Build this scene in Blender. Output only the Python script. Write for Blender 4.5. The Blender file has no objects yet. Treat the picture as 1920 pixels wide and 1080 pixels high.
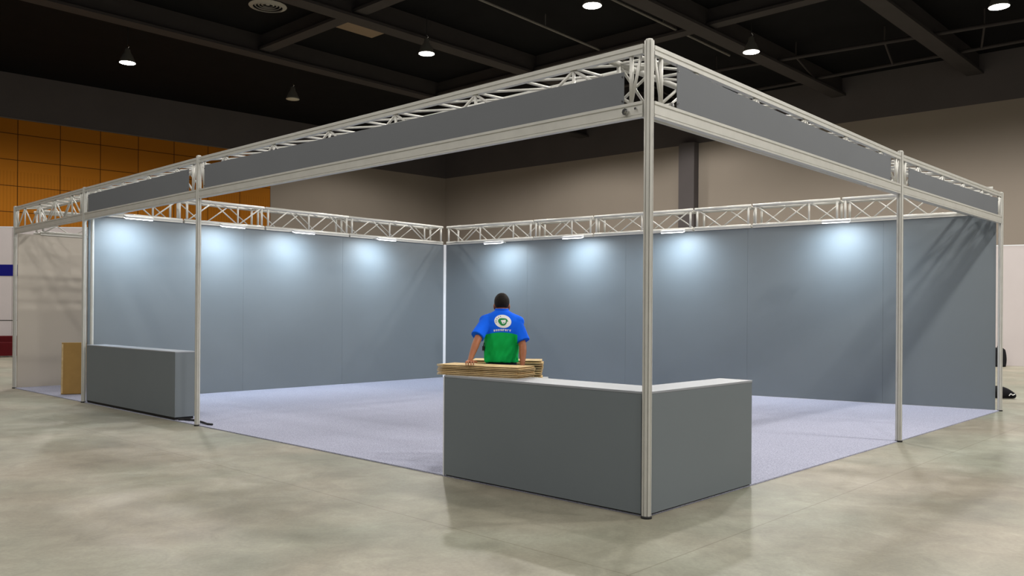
import bpy, bmesh, math, random
from mathutils import Vector, Matrix, noise
from mathutils.bvhtree import BVHTree
random.seed(7)
S = bpy.context.scene
COL = S.collection
PI = math.pi

def lin(c):
    c = c / 255.0
    return c / 12.92 if c <= 0.04045 else ((c + 0.055) / 1.055) ** 2.4
def rgb(r, g, b): return (lin(r), lin(g), lin(b), 1.0)

# ------------------------------------------------------------------ camera
cd = bpy.data.cameras.new('camera'); cam = bpy.data.objects.new('camera', cd); COL.objects.link(cam)
F_PX = 1572.9; PITCH = 0.00096; ROLL = 0.00665
cd.sensor_fit = 'HORIZONTAL'; cd.sensor_width = 36.0; cd.lens = 36.0 * F_PX / 1920.0
cd.shift_x = 10.16 / 1920.0; cd.shift_y = 44.53 / 1920.0
cd.clip_start = 0.1; cd.clip_end = 300
r0 = Vector((1, 0, 0)); f0 = Vector((0, math.cos(PITCH), math.sin(PITCH))); u0 = Vector((0, -math.sin(PITCH), math.cos(PITCH)))
rr = math.cos(ROLL) * r0 + math.sin(ROLL) * u0; uu = -math.sin(ROLL) * r0 + math.cos(ROLL) * u0
cam.matrix_world = Matrix(((rr.x, uu.x, -f0.x, 0), (rr.y, uu.y, -f0.y, 0), (rr.z, uu.z, -f0.z, 1.55), (0, 0, 0, 1)))
S.camera = cam

# ------------------------------------------------------------------ light settings
W = bpy.data.worlds.new('world'); S.world = W; W.use_nodes = True
W.node_tree.nodes['Background'].inputs[0].default_value = (1.0, 0.97, 0.94, 1)
W.node_tree.nodes['Background'].inputs[1].default_value = 0.11
S.view_settings.view_transform = 'Standard'; S.view_settings.look = 'None'
S.view_settings.gamma = 1.0; S.view_settings.use_curve_mapping = False
S.view_settings.exposure = 1.0
S.cycles.max_bounces = 8; S.cycles.diffuse_bounces = 4
HALL_W = 1500.0          # one high-bay lamp
LED_W = 12.0             # one booth floodlight
HALL_COL = (1.0, 0.96, 0.89)
LED_COL = (0.74, 0.89, 1.0)

# ------------------------------------------------------------------ materials
def nodes_of(name):
    m = bpy.data.materials.new(name); m.use_nodes = True
    return m, m.node_tree.nodes, m.node_tree.links, m.node_tree.nodes['Principled BSDF']
def simple(name, col, rough=0.5, metal=0.0, spec=0.5, var=0.0, scale=6.0, bump=0.0, bscale=60.0):
    m, N, L, b = nodes_of(name)
    b.inputs['Base Color'].default_value = col; b.inputs['Roughness'].default_value = rough
    b.inputs['Metallic'].default_value = metal; b.inputs['Specular IOR Level'].default_value = spec
    if var > 0 or bump > 0:
        t = N.new('ShaderNodeTexCoord')
    if var > 0:
        n = N.new('ShaderNodeTexNoise'); n.inputs['Scale'].default_value = scale; n.inputs['Detail'].default_value = 4
        L.new(t.outputs['Object'], n.inputs['Vector'])
        r = N.new('ShaderNodeValToRGB')
        r.color_ramp.elements[0].position = 0.3; r.color_ramp.elements[1].position = 0.7
        r.color_ramp.elements[0].color = tuple(c * (1 - var) for c in col[:3]) + (1,)
        r.color_ramp.elements[1].color = tuple(min(1, c * (1 + var)) for c in col[:3]) + (1,)
        L.new(n.outputs['Fac'], r.inputs['Fac']); L.new(r.outputs['Color'], b.inputs['Base Color'])
    if bump > 0:
        n2 = N.new('ShaderNodeTexNoise'); n2.inputs['Scale'].default_value = bscale; n2.inputs['Detail'].default_value = 3
        L.new(t.outputs['Object'], n2.inputs['Vector'])
        bp = N.new('ShaderNodeBump'); bp.inputs['Strength'].default_value = bump; bp.inputs['Distance'].default_value = 0.01
        L.new(n2.outputs['Fac'], bp.inputs['Height']); L.new(bp.outputs['Normal'], b.inputs['Normal'])
    return m
def emit(name, col, strength):
    m, N, L, b = nodes_of(name)
    b.inputs['Base Color'].default_value = (0.8, 0.8, 0.8, 1)
    b.inputs['Emission Color'].default_value = col; b.inputs['Emission Strength'].default_value = strength
    return m

M = {}
M['alu'] = simple('aluminium', rgb(198, 197, 192), 0.38, 0.15, 0.5, 0.04, 8)
M['alu_dark'] = simple('dark_aluminium_seam', rgb(70, 68, 64), 0.5, 0.2)  # dark strip along the partition seam
M['chrome'] = simple('chrome', rgb(200, 200, 200), 0.2, 1.0)
M['panel'] = simple('grey_panel_fabric', rgb(109, 117, 123), 0.5, 0, 0.45, 0.02, 1.5)
M['fascia'] = simple('grey_fascia_fabric', rgb(108, 111, 116), 0.7, 0, 0.25, 0.02, 2)
M['top'] = simple('counter_top_laminate', rgb(148, 152, 160), 0.4, 0, 0.5, 0.02, 3)
M['white_edge'] = simple('white_edge_strip', rgb(225, 227, 232), 0.5)
M['beige'] = simple('beige_panel', rgb(188, 180, 170), 0.5, 0, 0.4, 0.02, 1.2)
M['part_white'] = simple('white_partition', rgb(200, 192, 193), 0.6, 0, 0.3, 0.02, 1)
M['blue_stripe'] = simple('blue_stripe', rgb(11, 12, 112), 0.7, 0, 0.2)
M['red'] = simple('dark_red_vinyl', rgb(74, 4, 11), 0.7, 0, 0.15, 0.08, 5)
M['rubber'] = simple('black_rubber', rgb(22, 22, 24), 0.7)
M['black_fabric'] = simple('black_fabric', rgb(28, 28, 32), 0.85, 0, 0.2, 0.1, 12, 0.3, 80)
M['ceiling'] = simple('ceiling_black', rgb(21, 21, 23), 0.9, 0, 0.1, 0.1, 1)
M['beam'] = simple('beam_dark', rgb(62, 58, 58), 0.8, 0, 0.2, 0.06, 1)
M['pipe'] = simple('pipe_grey', rgb(105, 102, 98), 0.6)
M['lamp_body'] = simple('lamp_body', rgb(120, 118, 112), 0.5, 0.3)
M['lamp_glow'] = emit('lamp_glow', (1.0, 0.96, 0.86, 1), 9.0)
M['lamp_off'] = simple('lamp_off', rgb(190, 185, 170), 0.6)
M['led_glow'] = emit('led_glow', (0.93, 0.97, 1.0, 1), 6.0)
M['led_body'] = simple('led_body', rgb(215, 217, 220), 0.5)
M['skin'] = simple('skin', rgb(158, 98, 66), 0.55, 0, 0.4, 0.06, 20)
M['hair'] = simple('hair', rgb(30, 24, 22), 0.75, 0, 0.25, 0.2, 60, 0.5, 120)
M['shirt_blue'] = simple('shirt_blue', rgb(20, 104, 250), 0.85, 0, 0.15, 0.05, 14, 0.15, 400)
M['shirt_green'] = simple('shirt_green', rgb(14, 184, 88), 0.85, 0, 0.15, 0.05, 14, 0.15, 400)
M['navy'] = simple('navy_trousers', rgb(28, 30, 46), 0.85, 0, 0.15, 0.08, 14)
M['print_white'] = simple('print_white', rgb(245, 245, 245), 0.8)
M['print_green'] = simple('print_green', rgb(20, 140, 70), 0.8)
M['vent'] = simple('vent_white', rgb(150, 146, 140), 0.6)
M['brown_panel'] = simple('ceiling_brown_panel', rgb(128, 110, 90), 0.8)
M['eye'] = simple('eye_white', rgb(230, 225, 220), 0.3)

def mat_concrete():
    m, N, L, b = nodes_of('polished_concrete')
    t = N.new('ShaderNodeTexCoord')
    def nz(scale, detail, rough=0.5, dist=0.0):
        n = N.new('ShaderNodeTexNoise'); n.inputs['Scale'].default_value = scale; n.inputs['Detail'].default_value = detail
        n.inputs['Roughness'].default_value = rough; n.inputs['Distortion'].default_value = dist
        L.new(t.outputs['Object'], n.inputs['Vector']); return n
    a = nz(0.8, 9, 0.62, 0.4); c = nz(0.4, 3, 0.5, 0.3); d = nz(38, 3, 0.6)
    r1 = N.new('ShaderNodeValToRGB'); e = r1.color_ramp.elements
    e[0].position = 0.30; e[0].color = rgb(127, 123, 112); e[1].position = 0.72; e[1].color = rgb(166, 163, 154)
    k = e.new(0.5); k.color = rgb(146, 142, 131)
    L.new(a.outputs['Fac'], r1.inputs['Fac'])
    r2 = N.new('ShaderNodeValToRGB'); e = r2.color_ramp.elements
    e[0].position = 0.38; e[0].color = (0.93, 1.0, 0.95, 1); e[1].position = 0.62; e[1].color = (1.0, 0.94, 0.88, 1)
    L.new(c.outputs['Fac'], r2.inputs['Fac'])
    mx = N.new('ShaderNodeMix'); mx.data_type = 'RGBA'; mx.blend_type = 'MULTIPLY'; mx.inputs[0].default_value = 1.0
    L.new(r1.outputs['Color'], mx.inputs[6]); L.new(r2.outputs['Color'], mx.inputs[7])
    r3 = N.new('ShaderNodeValToRGB'); e = r3.color_ramp.elements
    e[0].position = 0.3; e[0].color = (0.9, 0.9, 0.9, 1); e[1].position = 0.7; e[1].color = (1.06, 1.06, 1.06, 1)
    L.new(d.outputs['Fac'], r3.inputs['Fac'])
    mx2 = N.new('ShaderNodeMix'); mx2.data_type = 'RGBA'; mx2.blend_type = 'MULTIPLY'; mx2.inputs[0].default_value = 1.0
    L.new(mx.outputs[2], mx2.inputs[6]); L.new(r3.outputs['Color'], mx2.inputs[7])
    g = nz(3.2, 9, 0.68, 0.8)
    r4 = N.new('ShaderNodeValToRGB'); e = r4.color_ramp.elements
    e[0].position = 0.34; e[0].color = (0.84, 0.84, 0.82, 1); e[1].position = 0.66; e[1].color = (1.10, 1.10, 1.09, 1)
    L.new(g.outputs['Fac'], r4.inputs['Fac'])
    mx4 = N.new('ShaderNodeMix'); mx4.data_type = 'RGBA'; mx4.blend_type = 'MULTIPLY'; mx4.inputs[0].default_value = 1.0
    L.new(mx2.outputs[2], mx4.inputs[6]); L.new(r4.outputs['Color'], mx4.inputs[7]); mx2 = mx4
    # saw-cut joints on a 6 m grid
    mp = N.new('ShaderNodeMapping'); mp.inputs['Rotation'].default_value = (0, 0, -0.8087); mp.inputs['Location'].default_value = (1.9, 3.1, 0)
    L.new(t.outputs['Object'], mp.inputs['Vector'])
    br = N.new('ShaderNodeTexBrick'); br.offset = 0; br.inputs['Scale'].default_value = 1.0
    br.inputs['Brick Width'].default_value = 6.0; br.inputs['Row Height'].default_value = 6.0
    br.inputs['Mortar Size'].default_value = 0.006; br.inputs['Mortar Smooth'].default_value = 0.3
    br.inputs['Color1'].default_value = (1, 1, 1, 1); br.inputs['Color2'].default_value = (1, 1, 1, 1); br.inputs['Mortar'].default_value = (0.72, 0.7, 0.66, 1)
    L.new(mp.outputs['Vector'], br.inputs['Vector'])
    mx3 = N.new('ShaderNodeMix'); mx3.data_type = 'RGBA'; mx3.blend_type = 'MULTIPLY'; mx3.inputs[0].default_value = 1.0
    L.new(mx2.outputs[2], mx3.inputs[6]); L.new(br.outputs['Color'], mx3.inputs[7])
    L.new(mx3.outputs[2], b.inputs['Base Color'])
    rr_ = N.new('ShaderNodeMapRange'); rr_.inputs['To Min'].default_value = 0.40; rr_.inputs['To Max'].default_value = 0.58
    L.new(a.outputs['Fac'], rr_.inputs['Value']); L.new(rr_.outputs['Result'], b.inputs['Roughness'])
    b.inputs['Specular IOR Level'].default_value = 0.4
    bp = N.new('ShaderNodeBump'); bp.inputs['Strength'].default_value = 0.08; bp.inputs['Distance'].default_value = 0.004
    L.new(d.outputs['Fac'], bp.inputs['Height']); L.new(bp.outputs['Normal'], b.inputs['Normal'])
    return m
def mat_carpet():
    m, N, L, b = nodes_of('lavender_carpet')
    t = N.new('ShaderNodeTexCoord')
    n = N.new('ShaderNodeTexNoise'); n.inputs['Scale'].default_value = 70; n.inputs['Detail'].default_value = 4; n.inputs['Roughness'].default_value = 0.75
    L.new(t.outputs['Object'], n.inputs['Vector'])
    r = N.new('ShaderNodeValToRGB'); e = r.color_ramp.elements
    e[0].position = 0.34; e[0].color = rgb(130, 133, 155); e[1].position = 0.66; e[1].color = rgb(192, 194, 213)
    L.new(n.outputs['Fac'], r.inputs['Fac']); L.new(r.outputs['Color'], b.inputs['Base Color'])
    b.inputs['Roughness'].default_value = 0.95; b.inputs['Specular IOR Level'].default_value = 0.1
    bp = N.new('ShaderNodeBump'); bp.inputs['Strength'].default_value = 0.4; bp.inputs['Distance'].default_value = 0.006
    L.new(n.outputs['Fac'], bp.inputs['Height']); L.new(bp.outputs['Normal'], b.inputs['Normal'])
    return m
def mat_wood():
    # acoustic veneer panels: local x along the wall, z up
    m, N, L, b = nodes_of('orange_veneer_panels')
    t = N.new('ShaderNodeTexCoord')
    sp = N.new('ShaderNodeSeparateXYZ'); L.new(t.outputs['Object'], sp.inputs[0])
    cb = N.new('ShaderNodeCombineXYZ'); L.new(sp.outputs['X'], cb.inputs['X']); L.new(sp.outputs['Z'], cb.inputs['Y'])
    br = N.new('ShaderNodeTexBrick'); br.offset = 0; br.inputs['Scale'].default_value = 1.0
    br.inputs['Brick Width'].default_value = 1.815; br.inputs['Row Height'].default_value = 1.22; br.inputs['Mortar Size'].default_value = 0.018
    br.inputs['Color1'].default_value = rgb(176, 110, 28); br.inputs['Color2'].default_value = rgb(168, 104, 26); br.inputs['Mortar'].default_value = rgb(80, 46, 12)
    L.new(cb.outputs[0], br.inputs['Vector'])
    wv = N.new('ShaderNodeTexWave'); wv.wave_type = 'BANDS'; wv.bands_direction = 'X'
    wv.inputs['Scale'].default_value = 2.2; wv.inputs['Distortion'].default_value = 0.6
    L.new(t.outputs['Object'], wv.inputs['Vector'])
    r = N.new('ShaderNodeValToRGB'); e = r.color_ramp.elements
    e[0].position = 0.0; e[0].color = (0.86, 0.86, 0.86, 1); e[1].position = 0.5; e[1].color = (1, 1, 1, 1)
    L.new(wv.outputs['Fac'], r.inputs['Fac'])
    lt = N.new('ShaderNodeMath'); lt.operation = 'LESS_THAN'; lt.inputs[1].default_value = 8.0
    L.new(sp.outputs['Z'], lt.inputs[0])
    mx = N.new('ShaderNodeMix'); mx.data_type = 'RGBA'; mx.blend_type = 'MULTIPLY'
    L.new(lt.outputs[0], mx.inputs[0]); L.new(br.outputs['Color'], mx.inputs[6]); L.new(r.outputs['Color'], mx.inputs[7])
    L.new(mx.outputs[2], b.inputs['Base Color']); b.inputs['Roughness'].default_value = 0.85; b.inputs['Specular IOR Level'].default_value = 0.15
    return m
def mat_card():
    m, N, L, b = nodes_of('brown_cardboard')
    t = N.new('ShaderNodeTexCoord')
    n = N.new('ShaderNodeTexNoise'); n.inputs['Scale'].default_value = 9; n.inputs['Detail'].default_value = 5
    L.new(t.outputs['Object'], n.inputs['Vector'])
    r = N.new('ShaderNodeValToRGB'); e = r.color_ramp.elements
    e[0].position = 0.3; e[0].color = rgb(206, 176, 126); e[1].position = 0.7; e[1].color = rgb(230, 204, 158)
    L.new(n.outputs['Fac'], r.inputs['Fac']); L.new(r.outputs['Color'], b.inputs['Base Color'])
    b.inputs['Roughness'].default_value = 0.8; b.inputs['Specular IOR Level'].default_value = 0.2
    return m
M['concrete'] = mat_concrete(); M['carpet'] = mat_carpet(); M['wood'] = mat_wood(); M['card'] = mat_card()
M['card_box'] = simple('tan_cardboard', rgb(176, 140, 84), 0.8, 0, 0.2, 0.06, 5)
M['wall_taupe'] = simple('taupe_wall', rgb(152, 142, 132), 0.8, 0, 0.2, 0.03, 0.4)
M['wall_dark'] = simple('charcoal_wall_band', rgb(92, 87, 88), 0.85, 0, 0.1, 0.05, 0.5)

# ------------------------------------------------------------------ mesh helpers
class MB:
    def __init__(s): s.v = []; s.f = []
    def add(s, vs, fs):
        o = len(s.v); s.v += [tuple(x) for x in vs]; s.f += [tuple(i + o for i in f) for f in fs]; return s
    def obox(s, c, ax, ay, az):          # centre and three half-axis vectors
        c = Vector(c); P = []
        for i in (-1, 1):
            for j in (-1, 1):
                for k in (-1, 1): P.append(c + i * Vector(ax) + j * Vector(ay) + k * Vector(az))
        return s.add(P, [(0, 1, 3, 2), (4, 6, 7, 5), (0, 4, 5, 1), (2, 3, 7, 6), (0, 2, 6, 4), (1, 5, 7, 3)])
    def box(s, x0, x1, y0, y1, z0, z1):
        return s.obox(((x0 + x1) / 2, (y0 + y1) / 2, (z0 + z1) / 2), ((x1 - x0) / 2, 0, 0), (0, (y1 - y0) / 2, 0), (0, 0, (z1 - z0) / 2))
    def tube(s, a, b, r, n=10, r2=None):
        a, b = Vector(a), Vector(b); r2 = r if r2 is None else r2
        d = (b - a).normalized(); h = Vector((0, 0, 1)) if abs(d.z) < 0.9 else Vector((1, 0, 0))
        x = d.cross(h).normalized(); y = d.cross(x)
        P = [a + r * (math.cos(2 * PI * i / n) * x + math.sin(2 * PI * i / n) * y) for i in range(n)]
        P += [b + r2 * (math.cos(2 * PI * i / n) * x + math.sin(2 * PI * i / n) * y) for i in range(n)]
        return s.add(P, [(i, (i + 1) % n, n + (i + 1) % n, n + i) for i in range(n)] + [tuple(reversed(range(n))), tuple(range(n, 2 * n))])
    def path(s, pts, r, n=8):
        for i in range(len(pts) - 1): s.tube(pts[i], pts[i + 1], r, n)
        return s
    def prism(s, poly, z0, z1):          # poly of xy, vertical extrusion
        n = len(poly); P = [(p[0], p[1], z0) for p in poly] + [(p[0], p[1], z1) for p in poly]
        return s.add(P, [(i, (i + 1) % n, n + (i + 1) % n, n + i) for i in range(n)] + [tuple(reversed(range(n))), tuple(range(n, 2 * n))])
    def sweep(s, prof, a, b, n, up=Vector((0, 0, 1))):   # profile (across, up) extruded from a to b
        a, b, n = Vector(a), Vector(b), Vector(n); k = len(prof)
        P = [a + n * p[0] + up * p[1] for p in prof] + [b + n * p[0] + up * p[1] for p in prof]
        return s.add(P, [(i, (i + 1) % k, k + (i + 1) % k, k + i) for i in range(k)] + [tuple(reversed(range(k))), tuple(range(k, 2 * k))])
    def lathe(s, prof, c=(0, 0, 0), n=24):
        c = Vector(c); o = len(s.v); k = len(prof)
        for (r, z) in prof:
            for i in range(n): s.v.append(tuple(c + Vector((r * math.cos(2 * PI * i / n), r * math.sin(2 * PI * i / n), z))))
        for j in range(k - 1):
            for i in range(n): s.f.append((o + j * n + i, o + j * n + (i + 1) % n, o + (j + 1) * n + (i + 1) % n, o + (j + 1) * n + i))
        s.f.append(tuple(o + i for i in reversed(range(n)))); s.f.append(tuple(o + (k - 1) * n + i for i in range(n)))
        return s
    def cone(s, a, b, r1, r2, n=12):      # capsule of two radii
        s.tube(a, b, r1, n, r2); s.ball(a, r1); s.ball(b, r2); return s
    def ball(s, c, r, sc=(1, 1, 1), n=12, m=8, rot=None):
        c = Vector(c); o = len(s.v)
        for j in range(m + 1):
            th = PI * j / m
            for i in range(n):
                v = Vector((r * sc[0] * math.sin(th) * math.cos(2 * PI * i / n), r * sc[1] * math.sin(th) * math.sin(2 * PI * i / n), r * sc[2] * math.cos(th)))
                if rot: v = rot @ v
                s.v.append(tuple(c + v))
        for j in range(m):
            for i in range(n): s.f.append((o + j * n + i, o + (j + 1) * n + i, o + (j + 1) * n + (i + 1) % n, o + j * n + (i + 1) % n))
        return s
    def loft(s, rings):                   # closed rings of equal length
        o = len(s.v); n = len(rings[0])
        for r in rings: s.v += [tuple(p) for p in r]
        for j in range(len(rings) - 1):
            for i in range(n): s.f.append((o + j * n + i, o + j * n + (i + 1) % n, o + (j + 1) * n + (i + 1) % n, o + (j + 1) * n + i))
        s.f.append(tuple(o + i for i in reversed(range(n)))); s.f.append(tuple(o + (len(rings) - 1) * n + i for i in range(n)))
        return s
    def mesh(s, name, off=(0, 0, 0)):
        me = bpy.data.meshes.new(name); o = Vector(off)
        me.from_pydata([tuple(Vector(p) - o) for p in s.v], [], s.f)
        bm = bmesh.new(); bm.from_mesh(me); bmesh.ops.recalc_face_normals(bm, faces=bm.faces); bm.to_mesh(me); bm.free()
        return me
def tag(o, label=None, cat=None, group=None, kind=None):
    if label: o['label'] = label
    if cat: o['category'] = cat
    if group: o['group'] = group
    if kind: o['kind'] = kind
    return o
def root(name, loc, label, cat, group=None, rotz=0):
    o = bpy.data.objects.new(name, None); COL.objects.link(o); o.location = loc; o.rotation_euler = (0, 0, rotz)
    o.empty_display_size = 0.1
    return tag(o, label, cat, group)
def build(mb, name, mat, parent=None, off=(0, 0, 0), smooth=False, bevel=0.0, label=None):
    """one mesh object; off = world position of the parent (vertices are given in world space)"""
    o = bpy.data.objects.new(name, mb.mesh(name, off)); COL.objects.link(o)
    for mm in (mat if isinstance(mat, (list, tuple)) else [mat]): o.data.materials.append(mm)
    if parent: o.parent = parent
    if smooth:
        for p in o.data.polygons: p.use_smooth = True
    if bevel > 0:
        b = o.modifiers.new('bevel', 'BEVEL'); b.width = bevel; b.segments = 2; b.limit_method = 'ANGLE'
    if label: o['label'] = label
    return o
def single(mb, name, mat, loc, label, cat, group=None, **k):
    o = build(mb, name, mat, None, loc, **k); o.location = loc
    return tag(o, label, cat, group)
def structure(mb, name, mat, loc=(0, 0, 0), label=None, **k):
    o = build(mb, name, mat, None, loc, **k); o.location = loc; o['kind'] = 'structure'
    if label: o['label'] = label
    return o
def copy_tree(o, parent=None):
    c = o.copy(); COL.objects.link(c); c.parent = parent
    for ch in list(o.children): copy_tree(ch, c)
    return c

# ------------------------------------------------------------------ plan of the place
pF = Vector((1.068, 6.353)); p2 = Vector((-4.148, 11.272)); p1 = Vector((-7.064, 14.022)); pL = Vector((-9.648, 16.458))
p4 = Vector((4.81, 10.273)); pR = Vector((8.037, 13.655)); pB = Vector((-1.471, 19.882))
UL = (pL - pF).normalized(); UR = (pR - pF).normalized()
N1 = Vector((UL.y, -UL.x))               # inward from the left open side
N2 = Vector((-UR.y, UR.x))               # inward from the right open side
UW = (pR - pB).normalized()              # along the right rear wall
NW = Vector((UW.y, -UW.x))               # out of the right rear wall into the booth
UV = (pB - p1).normalized()              # along the left rear wall
NV = Vector((UV.y, -UV.x))               # out of the left rear wall into the booth
def v3(p, z): return Vector((p[0], p[1], z))
def fr(a, b): return pF + UL * a + UR * b

# ------------------------------------------------------------------ hall: floor, ceiling, walls
b = MB(); b.box(-60, 60, -12, 70, -0.2, 0.0)
structure(b, 'floor', M['concrete'], (0, 0, 0), 'polished bare concrete hall floor')
b = MB(); b.box(-60, 60, -12, 70, 12.6, 12.9)
structure(b, 'ceiling', M['ceiling'], (0, 0, 12.6), 'black hall ceiling')
hC = Vector((-4.17, 56.24)); hL = Vector((-23.56, 38.91)); hR = Vector((21.15, 34.37))
uHL = (hL - hC).normalized(); uHR = (hR - hC).normalized()
nHL = Vector((-uHL.y, uHL.x)); nHR = Vector((uHR.y, -uHR.x))     # into the hall
if nHL.dot(-hC) < 0: nHL = -nHL
if nHR.dot(-hC) < 0: nHR = -nHR
def wall(a, u, n, s0, s1, z0, z1, t, name, mat, label):
    mb = MB(); c = a + u * ((s0 + s1) / 2) - n * (t / 2)
    loc = v3(a + u * s0, 0)
    # local frame: x along the wall
    o = MB(); L = s1 - s0
    o.box(0, L, -t, 0, z0, z1)
    ang = math.atan2(u.y, u.x)
    ob = build(o, name, mat); ob['kind'] = 'structure'; ob['label'] = label
    lx = Vector((math.cos(ang), math.sin(ang))); ly = Vector((-lx.y, lx.x))
    if ly.dot(n) < 0:
        for vtx in ob.data.vertices: vtx.co.y = -vtx.co.y
        ob.data.flip_normals()
    ob.location = loc; ob.rotation_euler = (0, 0, ang)
    return ob
wall(hC, uHL, nHL, -0.4, 72, 0, 10.5, 0.4, 'wall_left', M['wall_taupe'], 'taupe left hall wall')
wall(hC, uHL, nHL, -0.4, 72, 10.5, 12.6, 0.4, 'wall_left_upper', M['wall_dark'], 'charcoal band on top of the left hall wall')
wall(hC, uHR, nHR, -0.4, 72, 0, 10.5, 0.4, 'wall_right', M['wall_taupe'], 'taupe right hall wall')
wall(hC, uHR, nHR, -0.4, 72, 10.5, 12.6, 0.4, 'wall_right_upper', M['wall_dark'], 'charcoal band on top of the right hall wall')
# orange acoustic panelling on the left wall (local x from its right edge)
wall(hC + nHL * 0.06, uHL, nHL, 12.58, 55, 0.02, 10.44, 0.055, 'trim_1', M['wood'], 'orange wood acoustic panelling on the left hall wall')
# dark pilaster on the right wall
wall(hC + nHR * 0.5, uHR, nHR, 17.85, 18.75, 0, 10.5, 0.5, 'trim_2', M['wall_dark'], 'dark pilaster on the right hall wall')

# ceiling beams, cross beams, rail by the right wall
def beam(a, c, w, z0, z1, name, mat, label):
    a, c = Vector(a), Vector(c); d = (c - a).normalized(); n = Vector((-d.y, d.x))
    mb = MB(); m = (a + c) / 2; h = (c - a).length / 2
    hz = (z1 - z0)
    mb.obox(v3(m, z0 + 0.05), v3(d * h, 0), v3(n * w, 0), (0, 0, 0.05))           # lower flange
    mb.obox(v3(m, (z0 + z1) / 2 + 0.045), v3(d * h, 0), v3(n * w * 0.45, 0), (0, 0, hz / 2 - 0.05))
    return structure(mb, name, mat, v3(m, z0), label)
def along(p, d, t0, t1): p = Vector(p); return p + d * t0, p + d * t1
k = 3
for (q, t0, t1, lb) in [((-15.0, 28.4), -24, 29, 'dark ceiling beam nearest the left hall wall'),
                        ((-6.45, 28.3), -30, 31, 'dark ceiling beam above the hanging vent'),
                        ((4.85, 28.1), -36, 20, 'dark ceiling beam running over the front corner post'),
                        ((12.6, 28.0), -36, 12, 'dark ceiling beam in the upper right')]:
    a, c = along(q, UR, t0, t1); beam(a, c, 0.32, 11.75, 12.6, 'trim_%d' % k, M['beam'], lb); k += 1
for (q, t0, t1, lb) in [((6.4, 31.3), -9, 13.4, 'dark ceiling cross beam behind the front corner post'),
                        ((-3.0, 27.2), -16, 9.5, 'dark ceiling cross beam at the top edge')]:
    a, c = along(q, UL, t0, t1); beam(a, c, 0.25, 11.95, 12.6, 'trim_%d' % k, M['beam'], lb); k += 1
# suspended service rail: two long bars with hangers
mb = MB(); ra0, ra1 = Vector((2.1, 40.7)), Vector((26.7, 23.5)); rb0, rb1 = Vector((5.0, 44.8)), Vector((27.0, 25.0))
mb.tube(v3(ra0, 11.98), v3(ra1, 11.98), 0.07); mb.tube(v3(rb0, 11.98), v3(rb1, 11.98), 0.07)
for i in range(9):
    t = (i + 0.5) / 9; pa = ra0.lerp(ra1, t); pb = rb0.lerp(rb1, t)
    mb.tube(v3(pa, 11.98), v3(pb, 11.98), 0.04, 6); mb.tube(v3(pa, 11.98), v3(pa, 12.6), 0.03, 6)
structure(mb, 'trim_%d' % k, M['beam'], v3(ra0, 11.98), 'dark service rail hung under the ceiling by the right wall'); k += 1
for i, (a, c, lb) in enumerate([((-0.6, 28.7), (4.6, 34.7), 'thin conduit pipe slanting across the ceiling left of the front corner post'),
                 ((3.6, 28.3), (7.0, 32.0), 'thin conduit pipe on the ceiling right of the top middle lamp')]):
    a, c = Vector(a), Vector(c); d = (c - a).normalized()
    mb = MB(); mb.tube(v3(a - d * 14, 12.1), v3(c + d * 3, 12.1), 0.045, 8)
    for t in (-8, -2, 3):
        q = a + d * t; mb.tube(v3(q, 12.1), v3(q, 12.58), 0.015, 6)
    single(mb, 'conduit_pipe', M['pipe'], v3(a, 12.1), lb, 'pipe')
# brown access panel in the ceiling
mb = MB(); mb.obox((-5.35, 30.95, 12.02), v3(UR * 0.85, 0), v3(UL * 0.62, 0), (0, 0, 0.03))
for q in ((-5.35, 30.95),): mb.tube((q[0], q[1], 12.04), (q[0], q[1], 12.58), 0.03, 8)
single(mb, 'ceiling_access_panel', M['brown_panel'], (-5.35, 30.95, 12.02), 'brown square access panel in the black ceiling right of the round vent', 'ceiling panel')
# round air diffuser
vt = root('air_diffuser', (-8.3, 28.9, 12.0), 'round grey air vent hanging under the black ceiling, top left', 'vent')
mb = MB()
for (ri, ro, z) in [(0.50, 0.64, 0.0), (0.40, 0.46, 0.03), (0.29, 0.35, 0.05), (0.18, 0.24, 0.06), (0.0, 0.12, 0.07)]:
    n = 32
    prof = [(ri + 0.001, 0.04), (ri + 0.001, 0.0), (ro, 0.05), (ro - 0.01, 0.07)]
    o = len(mb.v)
    for (r_, z_) in prof:
        for i in range(n): mb.v.append((r_ * math.cos(2 * PI * i / n), r_ * math.sin(2 * PI * i / n), z + z_))
    for j in range(4):
        for i in range(n):
            j2 = (j + 1) % 4
            mb.f.append((o + j * n + i, o + j * n + (i + 1) % n, o + j2 * n + (i + 1) % n, o + j2 * n + i))
build(mb, 'louvre_rings', M['vent'], vt)
mb = MB(); mb.lathe([(0.58, 0.1), (0.5, 0.2), (0.42, 0.57)], n=24); build(mb, 'duct_neck', M['ceiling'], vt)

# ------------------------------------------------------------------ hall lamps
LAMP_Z = 11.0
def make_lamp(lit, label, loc):
    r = root('high_bay_lamp', loc, label, 'ceiling lamp', 'high bay lamps hanging from the hall ceiling')
    mb = MB(); mb.lathe([(0.30, 0.0), (0.30, 0.02), (0.27, 0.08), (0.20, 0.26), (0.12, 0.38), (0.09, 0.52), (0.05, 0.56)], n=24)
    build(mb, 'reflector', M['lamp_body'], r, smooth=True)
    mb = MB(); mb.lathe([(0.02, -0.035), (0.18, -0.03), (0.285, -0.004), (0.285, 0.004)], n=24)
    build(mb, 'lens', M['lamp_glow'] if lit else M['lamp_off'], r, smooth=True, label='glowing white lens' if lit else None)
    mb = MB(); mb.path([(0, 0, 0.55), (0.06, 0, 0.62), (0.0, 0, 0.70)], 0.014, 6); build(mb, 'hook', M['chrome'], r)
    mb = MB(); mb.tube((0, 0, 0.68), (0, 0, 12.58 - LAMP_Z), 0.014, 6); build(mb, 'cord', M['rubber'], r)
    return r
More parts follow.
